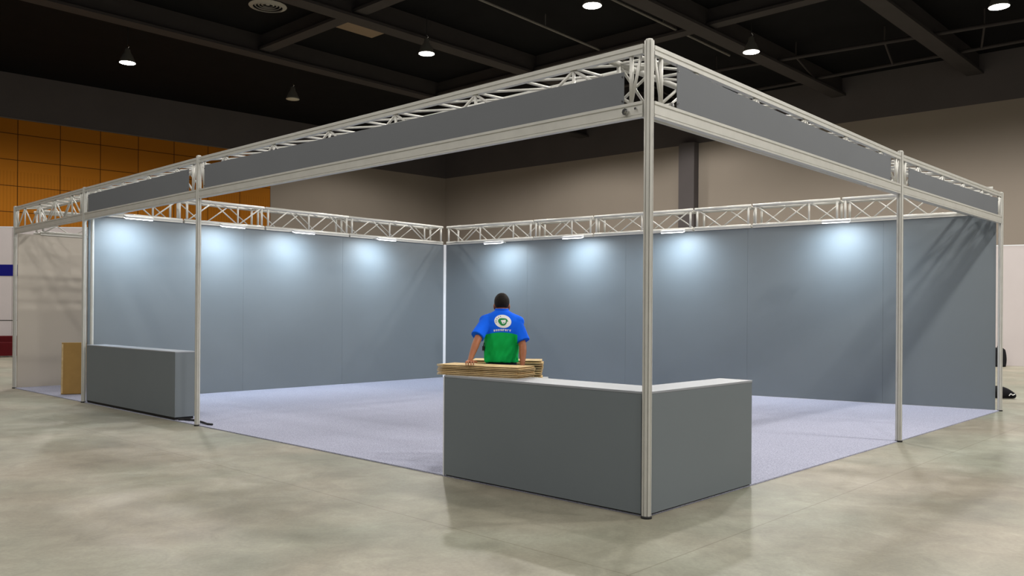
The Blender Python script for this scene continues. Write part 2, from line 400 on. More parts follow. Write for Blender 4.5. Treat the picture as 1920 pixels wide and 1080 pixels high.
def add_light(r, w):
    ld = bpy.data.lights.new('lamp_light', 'SPOT'); ld.energy = w; ld.color = HALL_COL; ld.spot_size = math.radians(172); ld.spot_blend = 0.35
    ld.shadow_soft_size = 0.28
    lo = bpy.data.objects.new('lamp_light', ld); COL.objects.link(lo); lo.parent = r; lo.location = (0, 0, -0.06)
lamp_pts = [((-14.56, 32.07), 'lit lamp hanging furthest left, above the orange wall'),
            ((-2.99, 30.69), 'lit lamp hanging left of centre, above the long left truss'),
            ((2.57, 25.78), 'lit lamp cut by the top edge just left of the front corner post'),
            ((8.76, 30.24), 'lit lamp hanging right of the front corner post, above the right truss'),
            ((15.0, 25.65), 'lit lamp cut by the top edge in the far upper right')]
protoL = make_lamp(True, lamp_pts[0][1], v3(lamp_pts[0][0], LAMP_Z)); lamps = [protoL]
for q, lb in lamp_pts[1:]:
    c = copy_tree(protoL); c.location = v3(q, LAMP_Z); c['label'] = lb; lamps.append(c)
off = make_lamp(False, 'unlit small lamp hanging far back over the orange wall', v3((-9.6, 37.4), LAMP_Z))
for l in lamps: add_light(l, HALL_W)
# unseen lamps added overhead and behind the trusses, placed to brighten booth and walls
ADDED_LAMPS = [((8.5, 20.0), 0.9), ((20.5, 20.0), 0.9), ((3.5, 14.5), 0.6), ((9.5, 8.0), 1.0), ((-9.0, 22.0), 0.7), ((-15.0, 16.0), 0.6), ((-5.5, 6.0), 0.5), ((3.0, 1.5), 0.6), ((-20.0, 26.0), 0.9), ((10.0, -1.5), 0.8), ((16.0, 3.0), 1.2), ((-2.5, -4.0), 0.7), ((-12.0, 0.5), 0.6), ((22.0, 9.0), 0.7), ((1.4, 43.5), 0.5), ((8.0, 40.0), 0.3), ((-6.2, 46.0), 0.35)]
for q, w in ADDED_LAMPS:
    c = copy_tree(protoL)
    for ch in list(c.children):
        if ch.type == 'LIGHT': bpy.data.objects.remove(ch)
    c.location = v3(q, LAMP_Z); c['label'] = 'added lamp out of view, lighting the booth and front floor' if q[1] < 28 else 'added lamp hidden behind the roof trusses, brightening the far hall walls'
    add_light(c, HALL_W * w)

# ------------------------------------------------------------------ carpet
mb = MB(); mb.prism([pF + (UL + UR) * 0.02, p4, pR, pB, p1 + UR * 8.2 + UL * 3.55, pL], 0.0, 0.012)
single(mb, 'carpet', M['carpet'], v3(pF, 0), 'lavender grey carpet covering the whole booth floor', 'carpet')

# ------------------------------------------------------------------ aluminium posts
def post_profile(r, g=0.20, dep=0.30):
    out = []
    for i in range(8):
        a = 2 * PI * i / 8
        for da, rad in ((-0.30, 1.0), (-0.085, 1.0), (-0.075, 1 - dep), (0.075, 1 - dep), (0.085, 1.0), (0.30, 1.0)):
            rr_ = r * rad * (1.0 if abs(da) < 0.2 else 1.0)
            out.append((rr_ * math.cos(a + da), rr_ * math.sin(a + da)))
    return out
def make_post(p, z1, label, r=0.035, plate=True, rot=0.0):
    t = root('aluminium_post', v3(p, 0), label, 'post', 'aluminium posts of the booth frame')
    mb = MB(); mb.prism([(x, y) for x, y in post_profile(r)], 0.0, z1); build(mb, 'shaft', M['alu'], t)
    if plate:
        mb = MB(); mb.lathe([(r * 1.15, 0.0), (r * 1.15, 0.012), (r * 1.02, 0.02)], n=20); build(mb, 'foot', M['rubber'], t, label='black rubber foot')
    mb = MB(); mb.lathe([(r * 0.8, z1), (r * 0.75, z1 + 0.012), (r * 0.3, z1 + 0.016)], n=16); build(mb, 'cap', M['alu'], t)
    return t
make_post(pF, 3.615, 'tall aluminium post at the front corner of the booth, by the L shaped counter', 0.037)
make_post(p2, 3.62, 'aluminium post right beside the small grey counter on the left side')
make_post(p1, 3.585, 'aluminium post between the small grey counter and the storage bay, front one of the pair')
make_post(p1 + UR * 0.10 - UL * 0.07, 3.1, 'aluminium wall end post behind the storage bay post, back one of the pair', 0.028)
make_post(pL, 3.56, 'aluminium post at the far left corner, at the edge of the beige panel')
make_post(p4, 3.55, 'aluminium post midway along the right open side', 0.038)
make_post(pR, 3.55, 'aluminium post at the far right corner of the booth', 0.036)

# ------------------------------------------------------------------ rear wall panels
def wall_panel(a, u, n, s0, s1, z1, z2, label, mat, name='wall_panel', group='grey rear wall panels', t=0.03):
    mb = MB(); c = a + u * ((s0 + s1) / 2) - n * (t / 2)
    q0, q1 = a + u * (s0 + 0.0007), a + u * (s1 - 0.0007); k = n * t
    mb.add([v3(q0, 0.014), v3(q1, 0.014), v3(q1 - k, 0.014), v3(q0 - k, 0.014), v3(q0, z1), v3(q1, z2), v3(q1 - k, z2), v3(q0 - k, z1)],
           [(3, 2, 1, 0), (4, 5, 6, 7), (0, 1, 5, 4), (1, 2, 6, 5), (2, 3, 7, 6), (3, 0, 4, 7)])
    return single(mb, name, mat, v3(c, 0.01), label, 'wall panel', group, bevel=0.002)
PZ = 3.125
for s0, s1, lb in [(0.06, 2.90, 'grey wall panel behind the small counter, leftmost of the left rear wall'),
                   (2.90, 5.19, 'grey middle panel of the left rear wall, between the two seams'),
                   (5.19, 8.06, 'grey wall panel of the left rear wall next to the rear corner')]:
    wall_panel(p1, UV, NV, s0, s1, 3.14, 3.14, lb, M['panel'])
for s0, s1, lb in [(0.04, 2.3, 'grey wall panel of the right rear wall next to the rear corner'),
                   (2.3, 4.69, 'grey wall panel behind the worker on the right rear wall, left of its seam near the front post'),
                   (4.69, 7.22, 'grey wall panel of the right rear wall behind the right counter wing'),
                   (7.22, 9.6, 'grey wall panel of the right rear wall behind the midway post'),
                   (9.6, 11.30, 'grey wall panel at the right end of the right rear wall')]:
    wall_panel(pB, UW, NW, s0, s1, 3.138 + 0.07 * s0 / 11.37, 3.138 + 0.07 * s1 / 11.37, lb, M['panel'])
mb = MB(); cc = pB + (NV + NW) * 0.022
mb.prism([pB + Vector((-0.032, -0.006)), pB + Vector((-0.028, -0.045)), pB + Vector((0.032, -0.045)), pB + Vector((0.036, -0.006))], 0.013, PZ + 0.02)
single(mb, 'corner_post', M['white_edge'], v3(pB, 0.013), 'slim white corner post where the two grey rear walls meet', 'post', bevel=0.003)
# storage bay side wall
wall_panel(pL, UR, -N2, 0.05, 8.1, 3.04, 3.04, 'beige side wall panel of the storage bay at the far left', M['beige'], 'storage_wall_panel', None)
def rear_cross():
    a = pL + UR * 8.1; c = p1 + UR * 8.1
    mb = MB(); d = (c - a).normalized(); n = Vector((-d.y, d.x)); m = (a + c) / 2
    mb.obox(v3(m, 1.52), v3(d * ((c - a).length / 2 - 0.06), 0), v3(n * 0.015, 0), (0, 0, 1.5))
    single(mb, 'storage_rear_panel', M['beige'], v3(m, 0.02), 'beige rear wall panel at the back of the storage bay', 'wall panel')
rear_cross()

# ------------------------------------------------------------------ trusses
RAIL_TOP = [(-0.022, 0.0), (0.022, 0.0), (0.022, -0.030), (0.014, -0.034), (0.014, -0.040), (0.022, -0.044), (0.022, -0.072), (-0.022, -0.072), (-0.022, -0.044), (-0.014, -0.040), (-0.014, -0.034), (-0.022, -0.030)]
RAIL_LOW = [(-0.026, 0.120), (0.026, 0.120), (0.026, 0.098), (0.018, 0.094), (0.018, 0.088), (0.022, 0.085), (0.022, 0.024), (0.018, 0.021), (0.018, 0.016), (0.026, 0.012), (0.026, 0.0),
            (-0.026, 0.0), (-0.026, 0.012), (-0.018, 0.016), (-0.018, 0.021), (-0.022, 0.024), (-0.022, 0.085), (-0.018, 0.088), (-0.018, 0.094), (-0.026, 0.098)]
def front_truss(a, c, ninw, za0, zc0, za1, zc1, label, bays, w=0.40, trim=0.045, ends=(0.16, 0.16)):
    """box truss: flat band and rail outside, round chords inside, lacing between"""
    d = (c - a).normalized(); Ln = (c - a).length
    t = root('roof_truss', v3(a, za0), label, 'truss', 'aluminium roof trusses on the open sides')
    O = v3(a, za0)
    def lo(s, k=0.0): f = s / Ln; return v3(a + d * s + ninw * k, za0 + (zc0 - za0) * f)
    def hi(s, k=0.0): f = s / Ln; return v3(a + d * s + ninw * k, za1 + (zc1 - za1) * f)
    Z = Vector((0, 0, 1)); n3 = v3(ninw, 0)
    build(MB().sweep(RAIL_TOP, hi(trim), hi(Ln - trim), n3), 'top_rail', M['alu'], t, O)
    build(MB().sweep(RAIL_LOW, lo(trim), lo(Ln - trim), n3), 'bottom_rail', M['alu'], t, O)
    build(MB().tube(hi(trim, w) - Z * 0.035, hi(Ln - trim, w) - Z * 0.035, 0.026, 12), 'inner_chord', M['alu'], t, O, smooth=True)
    build(MB().tube(lo(trim, w) + Z * 0.16, lo(Ln - trim, w) + Z * 0.16, 0.026, 12), 'inner_chord', M['alu'], t, O, smooth=True)
    # verticals at the ends, both faces
    for s in (ends[0], Ln - ends[1]):
        build(MB().tube(lo(s) + Z * 0.12, hi(s) - Z * 0.07, 0.017, 8), 'vertical_strut', M['alu'], t, O, smooth=True)
        build(MB().tube(lo(s, w) + Z * 0.16, hi(s, w) - Z * 0.035, 0.017, 8), 'vertical_strut', M['alu'], t, O, smooth=True)
    # short end diagonals on the outside
    build(MB().tube(lo(ends[0]) + Z * 0.12, hi(trim + 0.03) - Z * 0.08, 0.012, 8), 'diagonal_brace', M['alu'], t, O, smooth=True)
    build(MB().tube(lo(Ln - ends[1]) + Z * 0.12, hi(Ln - trim - 0.03) - Z * 0.08, 0.012, 8), 'diagonal_brace', M['alu'], t, O, smooth=True)
    step = (Ln - ends[0] - ends[1]) / bays
    for i in range(bays):
        s0 = ends[0] + i * step; s1 = s0 + step
        # outer face zigzag
        if i % 2 == 0: build(MB().tube(lo(s0) + Z * 0.12, hi(s1) - Z * 0.07, 0.013, 8), 'diagonal_brace', M['alu'], t, O, smooth=True)
        else: build(MB().tube(hi(s0) - Z * 0.07, lo(s1) + Z * 0.12, 0.013, 8), 'diagonal_brace', M['alu'], t, O, smooth=True)
        # top plane: rung and slanting lace
        build(MB().tube(hi(s0) - Z * 0.05, hi(s0, w) - Z * 0.035, 0.013, 8), 'cross_rung', M['alu'], t, O, smooth=True)
        build(MB().tube(hi(s0, w) - Z * 0.035, hi(s1) - Z * 0.05, 0.012, 8), 'top_lacing', M['alu'], t, O, smooth=True)
        # inner face zigzag
        if i % 2 == 0: build(MB().tube(hi(s0, w) - Z * 0.035, lo(s1, w) + Z * 0.16, 0.012, 8), 'diagonal_brace', M['alu'], t, O, smooth=True)
        else: build(MB().tube(lo(s0, w) + Z * 0.16, hi(s1, w) - Z * 0.035, 0.012, 8), 'diagonal_brace', M['alu'], t, O, smooth=True)
        if i % 2 == 1:
            build(MB().tube(lo(s0) + Z * 0.12, hi(s0) - Z * 0.07, 0.014, 8), 'vertical_strut', M['alu'], t, O, smooth=True)
    # bottom plane lacing
    nb = max(2, bays // 2); st = (Ln - ends[0] - ends[1]) / nb
    for i in range(nb):
        s0 = ends[0] + i * st
        build(MB().tube(lo(s0) + Z * 0.1, lo(s0 + st, w) + Z * 0.16, 0.011, 8), 'bottom_lacing', M['alu'], t, O, smooth=True)
    return t, O, lo, hi
tF2, oF2, lF2, hF2 = front_truss(pF, p2, N1, 3.045, 3.055, 3.60, 3.605, 'long roof truss on the left open side running from the front corner post', 12)
mb = MB(); q = lF2(0.19, -0.028) + Vector((0, 0, 0.055))
n3 = v3(-N1, 0)
mb.tube(q, q + n3 * 0.02, 0.026, 8); mb.tube(q, q + n3 * 0.035, 0.014, 6); mb.tube(q + v3(UL * -0.09, 0.012), q + v3(UL * -0.09, 0.012) + n3 * 0.012, 0.01, 6)
build(mb, 'coupler_bolt', M['chrome'], tF2, oF2, label='chrome bolt near the front corner')
front_truss(p2, p1, N1, 3.055, 3.045, 3.605, 3.585, 'middle roof truss on the left open side above the small counter', 8)
front_truss(p1, pL, N1, 3.045, 3.03, 3.585, 3.555, 'roof truss at the far left above the storage bay, without fascia panel', 8)
front_truss(pF, p4, N2, 3.045, 3.03, 3.59, 3.52, 'long roof truss on the right open side running from the front corner post', 10)
front_truss(p4, pR, N2, 3.03, 3.05, 3.52, 3.55, 'roof truss on the right open side between the midway post and the far right post', 9)

def rear_truss(a, c, nout, s0, s1, zlo, zhi, bays, label, w=0.38, phase=0):
    """nout points away from the booth; zlo, zhi functions of s along a->c"""
    d = (c - a).normalized()
    t = root('rear_wall_truss', v3(a + d * s0, zlo(s0)), label, 'truss', 'white lattice trusses above the rear walls'); O = v3(a + d * s0, zlo(s0))
    def lo(s, k=0.0): return v3(a + d * s + nout * k, zlo(s) + 0.035)
    def hi(s, k=0.0): return v3(a + d * s + nout * k, zhi(s) - 0.035)
    for k in (0, w):
        build(MB().tube(hi(s0, k), hi(s1, k), 0.031, 12), 'top_chord', M['alu'], t, O, smooth=True)
        build(MB().tube(lo(s0, k), lo(s1, k), 0.033, 12), 'bottom_chord', M['alu'], t, O, smooth=True)
    build(MB().obox((lo(s0) + lo(s1)) / 2 + Vector((0, 0, -0.035)), (lo(s1) - lo(s0)) / 2, v3(nout * 0.022, 0), (0, 0, 0.012)), 'panel_clip_rail', M['alu'], t, O)
    e = 0.05
    for k in (0, w):
        for s in (s0 + e, s1 - e):
            build(MB().tube(lo(s, k), hi(s, k), 0.022, 8), 'vertical_strut', M['alu'], t, O, smooth=True)
    for s in (s0 + e, s1 - e):
        build(MB().tube(hi(s, 0), hi(s, w), 0.016, 8), 'cross_rung', M['alu'], t, O, smooth=True)
        build(MB().tube(lo(s, 0), lo(s, w), 0.016, 8), 'cross_rung', M['alu'], t, O, smooth=True)
    st = (s1 - s0 - 2 * e) / bays
    for i in range(bays):
        x0 = s0 + e + i * st; x1 = x0 + st
        up = (i + phase) % 2 == 0
        build(MB().tube(lo(x0) if up else hi(x0), hi(x1) if up else lo(x1), 0.013, 8), 'diagonal_brace', M['alu'], t, O, smooth=True)
        build(MB().tube(hi(x0, w) if up else lo(x0, w), lo(x1, w) if up else hi(x1, w), 0.012, 8), 'diagonal_brace', M['alu'], t, O, smooth=True)
        build(MB().tube(hi(x0, 0), hi(x1, w), 0.011, 8), 'top_lacing', M['alu'], t, O, smooth=True)
        if i > 0 and i % 2 == 0:
            build(MB().tube(lo(x0), hi(x0), 0.018, 8), 'vertical_strut', M['alu'], t, O, smooth=True)
    return t
LV = (pB - p1).length; LW = (pR - pB).length
zl = lambda s: 3.15; zh = lambda s: 3.605 - 0.02 * s / LV
for s0, s1, nb, lb in [(0.12, 1.68, 3, 'white lattice truss over the left rear wall, leftmost section beside the storage bay'),
                       (1.72, 3.33, 3, 'white lattice truss over the left rear wall, second section from the left'),
                       (3.37, 5.33, 4, 'white lattice truss over the left rear wall, third section from the left'),
                       (5.37, 8.02, 5, 'white lattice truss over the left rear wall, section ending at the rear corner')]:
    rear_truss(p1, pB, -NV, s0, s1, zl, zh, nb, lb)
zl2 = lambda s: 3.15 + 0.07 * s / LW; zh2 = lambda s: 3.585 + 0.085 * s / LW
for s0, s1, nb, lb in [(0.06, 2.43, 5, 'white lattice truss over the right rear wall, section starting at the rear corner'),
                       (2.47, 3.92, 3, 'white lattice truss over the right rear wall, section behind and right of the worker'),
                       (3.96, 6.13, 4, 'white lattice truss over the right rear wall, section crossing behind the front corner post'),
                       (6.17, 7.28, 2, 'white lattice truss over the right rear wall, short section'),
                       (7.32, 8.88, 3, 'white lattice truss over the right rear wall, section left of the midway post'),
                       (8.92, 11.25, 5, 'white lattice truss over the right rear wall, rightmost section behind the right roof truss')]:
    rear_truss(pB, pR, -NW, s0, s1, zl2, zh2, nb, lb, phase=1)
zl3 = lambda s: 3.05; zh3 = lambda s: 3.55
rear_truss(pL, pL + UR * 8.1, N2 * 1.0, 0.45, 8.0, zl3, zh3, 11, 'white lattice truss over the beige storage wall, running back from the far left post')

# ------------------------------------------------------------------ fascia panels
def fascia(a, d, nout, s0, s1, z0a, z0b, z1a, z1b, sag, label, offs=0.03):
    """grey infill sheet with a slightly sagging upper edge"""
    n = 14; mb = MB(); t = 0.004
    rows = []
    for side in (0, 1):
        low = []; top = []
        for i in range(n + 1):
            f = i / n; q = a + d * (s0 + (s1 - s0) * f) + nout * (offs + t * side)
            low.append(v3(q, z0a + (z0b - z0a) * f)); top.append(v3(q, z1a + (z1b - z1a) * f - sag * max(0.0, math.sin(PI * f)) ** 0.45))
        rows.append((low, top))
    P = rows[0][0] + rows[0][1] + rows[1][0] + rows[1][1]; k = n + 1; Fc = []
    for i in range(n):
        Fc.append((i, i + 1, k + i + 1, k + i)); Fc.append((2 * k + i, 3 * k + i, 3 * k + i + 1, 2 * k + i + 1))
        Fc.append((k + i, k + i + 1, 3 * k + i + 1, 3 * k + i)); Fc.append((i, 2 * k + i, 2 * k + i + 1, i + 1))
    Fc.append((0, k, 3 * k, 2 * k)); Fc.append((n, 2 * k + n, 3 * k + n, k + n))
    mb.add(P, Fc); loc = v3(a + d * s0, z0a)
    t = root('fascia_panel', loc, label, 'fascia panel', 'grey fascia panels hung in the roof trusses')
    build(mb, 'sheet', M['fascia'], t, loc)
    for s, za, zb in ((s0 + 0.012, z0a, z1a), (s1 - 0.012, z0b, z1b)):
        for f in (0.1, 0.85):
            c = MB(); q = v3(a + d * s + nout * (offs + 0.006), za + (zb - za) * f)
            c.tube(q, q + v3(nout * 0.006, 0), 0.007, 8)
            build(c, 'fixing_screw', M['chrome'], t, loc)
# the sheet stands just outside the rails
fascia(pF, UL, -N1, 0.215, 6.97, 3.165, 3.172, 3.415, 3.478, 0.0, 'long grey fascia panel in the left truss, from the front corner', 0.0185)
fascia(pF, UL, -N1, 7.41, 10.97, 3.172, 3.164, 3.475, 3.452, 0.0, 'grey fascia panel in the left truss above the small counter', 0.0185)
fascia(pF, UR, -N2, 0.355, 5.04, 3.168, 3.152, 3.51, 3.435, 0.034, 'long light grey fascia panel in the right truss, from the front corner', 0.0185)
fascia(pF, UR, -N2, 5.65, 9.81, 3.152, 3.168, 3.385, 3.44, 0.016, 'light grey fascia panel in the right truss at the far right', 0.0185)

# ------------------------------------------------------------------ LED floodlights on arms
def floodlight(a, u, n, s, z, label, ln=0.235):
    """n = out of the wall into the booth"""
    offw = 0.55
    c = a + u * s + n * offw; loc = v3(c, z)
    r = root('led_floodlight', loc, label, 'floodlight', 'white floodlights along the top of the rear walls')
    tilt = math.radians(16)
    dn = Vector((-n.x * math.sin(tilt), -n.y * math.sin(tilt), -math.cos(tilt)))    # light direction, down and to the wall
    sd = Vector((n.x * math.cos(tilt), n.y * math.cos(tilt), -math.sin(tilt)))
    u3 = v3(u, 0)
    mb = MB(); mb.obox(loc - dn * 0.018, u3 * ln, sd * 0.055, dn * 0.018); build(mb, 'housing', M['led_body'], r, loc, bevel=0.004)
    mb = MB(); mb.obox(loc + dn * 0.006, u3 * (ln - 0.012), sd * 0.046, dn * 0.006)
    build(mb, 'diffuser', M['led_glow'], r, loc, bevel=0.003, label='glowing white diffuser')
    q = a + u * s
    mb = MB(); mb.path([v3(q + n * 0.06, z + 0.045), v3(q + n * 0.3, z + 0.06), loc - dn * 0.03], 0.009, 8)
    build(mb, 'arm', M['alu'], r, loc)
    ld = bpy.data.lights.new('floodlight_light', 'AREA'); ld.shape = 'RECTANGLE'; ld.size = 2 * ln - 0.03; ld.size_y = 0.08
    ld.energy = LED_W; ld.color = LED_COL; ld.spread = math.radians(160)
    lo = bpy.data.objects.new('floodlight_light', ld); COL.objects.link(lo)
    zax = -dn; xax = u3; yax = zax.cross(xax)
    lo.matrix_world = Matrix(((xax.x, yax.x, zax.x, 0), (xax.y, yax.y, zax.y, 0), (xax.z, yax.z, zax.z, 0), (0, 0, 0, 1)))
    lo.parent = r; lo.location = dn * 0.02
for s, lb in [(0.667, 'glowing floodlight over the left rear wall, nearest the storage bay'), (2.378, 'glowing floodlight over the left rear wall, just right of the left side post'),
              (3.879, 'glowing floodlight over the left rear wall, third from the left'), (5.921, 'glowing floodlight over the left rear wall, last before the rear corner')]:
    floodlight(p1, UV, NV, s, 3.09, lb)
for s, lb, z in [(1.765, 'glowing floodlight over the right rear wall, above the worker and nearest the rear corner', 3.08), (3.746, 'glowing floodlight over the right rear wall, left of the front corner post', 3.11),
              (5.937, 'glowing floodlight over the right rear wall, just right of the front corner post', 3.125), (8.93, 'glowing floodlight over the right rear wall, left of the midway post', 3.16)]:
    floodlight(pB, UW, NW, s, z, lb)

# ------------------------------------------------------------------ counters
ct = root('reception_counter', v3(fr(1.0, 0.3), 0.012), 'large L shaped dark grey counter with pale top wrapped round the front corner post', 'counter')
oc = v3(fr(1.0, 0.3), 0.012)
CH = 0.955
build(MB().prism([fr(0.052, 0.0), fr(2.27, 0.0), fr(2.27, 0.45), fr(0.32, 0.45), fr(0.052, 0.052)], 0.022, CH - 0.018), 'long_wing', M['panel'], ct, oc, bevel=0.002)
build(MB().prism([fr(0.0, 0.052), fr(0.05, 0.054), fr(0.318, 0.453), fr(0.318, 1.66), fr(0.0, 1.66)], 0.022, CH - 0.018), 'short_wing', M['panel'], ct, oc, bevel=0.002)
build(MB().prism([fr(0.052, -0.002), fr(2.272, -0.002), fr(2.272, 0.452), fr(0.322, 0.452), fr(0.322, 1.662), fr(-0.002, 1.662), fr(-0.002, 0.052), fr(0.052, 0.052)], CH - 0.018, CH), 'countertop', M['top'], ct, oc, bevel=0.002, label='pale grey counter top')
build(MB().prism([fr(0.06, 0.012), fr(2.25, 0.012), fr(2.25, 0.44), fr(0.31, 0.44), fr(0.31, 1.65), fr(0.012, 1.65), fr(0.012, 0.06), fr(0.06, 0.06)], 0.012, 0.022), 'plinth', M['rubber'], ct, oc)
build(MB().prism([fr(2.266, -0.004), fr(2.278, -0.004), fr(2.278, 0.02), fr(2.266, 0.02)], 0.014, CH - 0.019), 'edge_trim', M['white_edge'], ct, oc, label='white corner trim')
sc = root('side_counter', v3(fr(9.4, 0.2), 0.012), 'small dark grey counter on the left side between two posts', 'counter'); os_ = v3(fr(9.4, 0.2), 0.012)
build(MB().prism([fr(7.83, 0.0), fr(11.05, 0.0), fr(11.05, 0.30), fr(7.83, 0.30)], 0.05, CH), 'cabinet_body', M['panel'], sc, os_, bevel=0.002)
build(MB().prism([fr(7.828, -0.002), fr(11.052, -0.002), fr(11.052, 0.302), fr(7.828, 0.302)], CH, CH + 0.016), 'countertop', M['top'], sc, os_, bevel=0.002, label='pale grey counter top')
build(MB().prism([fr(7.86, 0.012), fr(11.03, 0.012), fr(11.03, 0.285), fr(7.86, 0.285)], 0.012, 0.05), 'plinth', M['rubber'], sc, os_)
mb = MB(); mb.path([v3(fr(7.80, 0.04), 0.026), v3(fr(7.74, 0.10), 0.026), v3(fr(7.55, 0.16), 0.026), v3(fr(7.30, 0.14), 0.026), v3(fr(7.08, 0.10), 0.026), v3(fr(6.98, 0.12), 0.026)], 0.014, 8)
single(mb, 'power_cable', M['rubber'], v3(fr(7.5, 0.2), 0.012), 'black cable lying on the carpet round the foot of the left side post', 'cable')

# ------------------------------------------------------------------ cartons
def carton_sheet(c, ax, ay, z, L, Wd, t, rng):
    """folded flat carton: two cardboard leaves, rounded fold on one side, slightly gaping"""
    ax = Vector((ax[0], ax[1], 0)); ay = Vector((ay[0], ay[1], 0)); c = Vector((c[0], c[1], z))
    n = 8; mb = MB(); leaf = t * 0.27
    for top in (0, 1):
        for i in range(n):
            f0 = -1 + 2 * i / n; f1 = -1 + 2 * (i + 1) / n
            def zz(f): return (t - leaf if top else 0.0) - (0.0006 * (1 - f * f) if top else 0) + leaf / 2
            a = c + ax * (L / 2 * f0) + Vector((0, 0, zz(f0))); e = c + ax * (L / 2 * f1) + Vector((0, 0, zz(f1)))
            mb.obox((a + e) / 2, (e - a) / 2, ay * (Wd / 2), (0, 0, leaf / 2))
    q = c + ay * (Wd / 2 - 0.003) + Vector((0, 0, t / 2))
    mb.obox(q, ax * (L / 2), ay * 0.003, (0, 0, t / 2))
    q = c - ay * (Wd / 2 - 0.07) + Vector((0, 0, t / 2))
    mb.obox(q, ax * (L / 2 - 0.03), ay * 0.004, (0, 0, t / 2 - leaf * 0.9))
    return mb
rng = random.Random(3)
ordn = ['bottom', 'second from the bottom', 'third from the bottom', 'fourth from the bottom', 'fifth from the bottom', 'sixth from the bottom', 'seventh from the bottom', 'eighth from the bottom']
dx = Vector((0.860, -0.511)); dy = Vector((0.511, 0.860))
c0 = Vector((-0.658, 8.014)) + dx * 0.446 + dy * 0.155
NS = 6; th = 0.0165
for i in range(NS):
    c = c0 + dx * rng.uniform(-0.012, 0.012) + dy * rng.uniform(-0.012, 0.012); a = rng.uniform(-0.012, 0.012)
    ax = Vector((dx.x * math.cos(a) - dx.y * math.sin(a), dx.x * math.sin(a) + dx.y * math.cos(a))); ay = Vector((-ax.y, ax.x))
    lb = 'flattened tan carton, %s of the front stack on the counter' % ('top one' if i == NS - 1 else ordn[i])
    single(carton_sheet(c, ax, ay, CH + 0.0005 + i * th, 0.89, 0.31, th - 0.0008, rng), 'flattened_carton', M['card'], v3(c, CH + i * th), lb, 'carton', 'flattened cartons in the front stack')
FT = CH + NS * th
# rear stack on a work table behind the worker
TB = 0.86; rc = Vector((0.022, 8.84)); rdx = Vector((0.985, -0.06)).normalized(); rdy = Vector((-rdx.y, rdx.x))
tb = root('work_table', v3(rc, 0.012), 'plain table behind the worker carrying the rear carton stack', 'table'); ot = v3(rc, 0.012)
build(MB().obox(v3(rc, TB - 0.015), v3(rdx * 0.42, 0), v3(rdy * 0.24, 0), (0, 0, 0.015)), 'tabletop', M['top'], tb, ot, bevel=0.003)
for sx in (-1, 1):
    for sy in (-1, 1):
        q = rc + rdx * 0.38 * sx + rdy * 0.2 * sy
        build(MB().tube(v3(q, 0.012), v3(q, TB - 0.03), 0.016, 10), 'leg', M['alu'], tb, ot, smooth=True)
NR = 8; th2 = 0.0245
for i in range(NR):
    c = rc + rdx * rng.uniform(-0.012, 0.012) + rdy * rng.uniform(-0.01, 0.01); a = rng.uniform(-0.015, 0.015)
    ax = Vector((rdx.x * math.cos(a) - rdx.y * math.sin(a), rdx.x * math.sin(a) + rdx.y * math.cos(a))); ay = Vector((-ax.y, ax.x))
    lb = 'flattened tan carton, %s of the rear stack behind the worker' % ('top one' if i == NR - 1 else ordn[i])
    single(carton_sheet(c, ax, ay, TB + 0.0005 + i * th2, 0.72, 0.34, th2 - 0.001, rng), 'flattened_carton', M['card'], v3(c, TB + i * th2), lb, 'carton', 'flattened cartons in the rear stack')

# flat brown carton leaning in the storage bay
def leaning_box():
    base = Vector((-8.05, 15.17)); d = Vector((0.93, 0.37)).normalized(); n = Vector((-d.y, d.x))
    ln = math.radians(5); up = Vector((n.x * math.sin(ln), n.y * math.sin(ln), math.cos(ln))); nn = Vector((n.x * math.cos(ln), n.y * math.cos(ln), -math.sin(ln)))
    w, h, t = 0.40, 0.93, 0.07
    o = v3(base, 0.018); loc = o
    r = root('leaning_carton', loc, 'tall flat brown cardboard box standing in the storage bay beside the post', 'box')
    mb = MB(); mb.obox(o + v3(d * w / 2, 0) + up * h / 2 + nn * t / 2, v3(d * w / 2, 0), up * h / 2, nn * t / 2); build(mb, 'box_body', M['card_box'], r, loc, bevel=0.004)
    mb = MB(); mb.obox(o + v3(d * w / 2, 0) + up * (h + 0.004) + nn * t * 0.35, v3(d * (w / 2 + 0.004), 0), up * 0.004, nn * t * 0.3); build(mb, 'top_flap', M['card'], r, loc)
    mb = MB(); mb.obox(o + v3(d * 0.015, 0) + up * h / 2 - nn * 0.002, v3(d * 0.012, 0), up * h * 0.48, nn * 0.002); build(mb, 'folded_edge', M['card'], r, loc)
leaning_box()

# ------------------------------------------------------------------ far left and far right surroundings
def stand_partition(a, c, z1, label, stripe):
    a, c = Vector(a), Vector(c); d = (c - a).normalized(); n = Vector((-d.y, d.x)); m = (a + c) / 2; h = (c - a).length / 2
    if n.dot(-m) < 0: n = -n
    loc = v3(m, 0); t = root('partition_wall', loc, label, 'partition')
    np_ = max(2, int(round(2 * h / 3.0)))
    for i in range(np_):
        q = a.lerp(c, (i + 0.5) / np_)
        build(MB().obox(v3(q, z1 / 2), v3(d * (h / np_ - 0.006), 0), v3(n * 0.04, 0), (0, 0, z1 / 2)), 'board', M['part_white'], t, loc, bevel=0.004)
    if stripe:
        build(MB().obox(v3(m + n * 0.046, 2.86), v3(d * h, 0), v3(n * 0.004, 0), (0, 0, 0.19)), 'blue_stripe', M['blue_stripe'], t, loc, label='dark blue stripe')
        build(MB().obox(v3(m + n * 0.044, 1.18), v3(d * h, 0), v3(n * 0.003, 0), (0, 0, 0.012)), 'seam', M['alu_dark'], t, loc)
    build(MB().obox(v3(m, z1 + 0.015), v3(d * h, 0), v3(n * 0.045, 0), (0, 0, 0.015)), 'top_trim', M['white_edge'], t, loc)
stand_partition((-24.5, 28.0), (-14.0, 28.3), 4.3, 'white partition wall with blue stripe at the left edge', True)
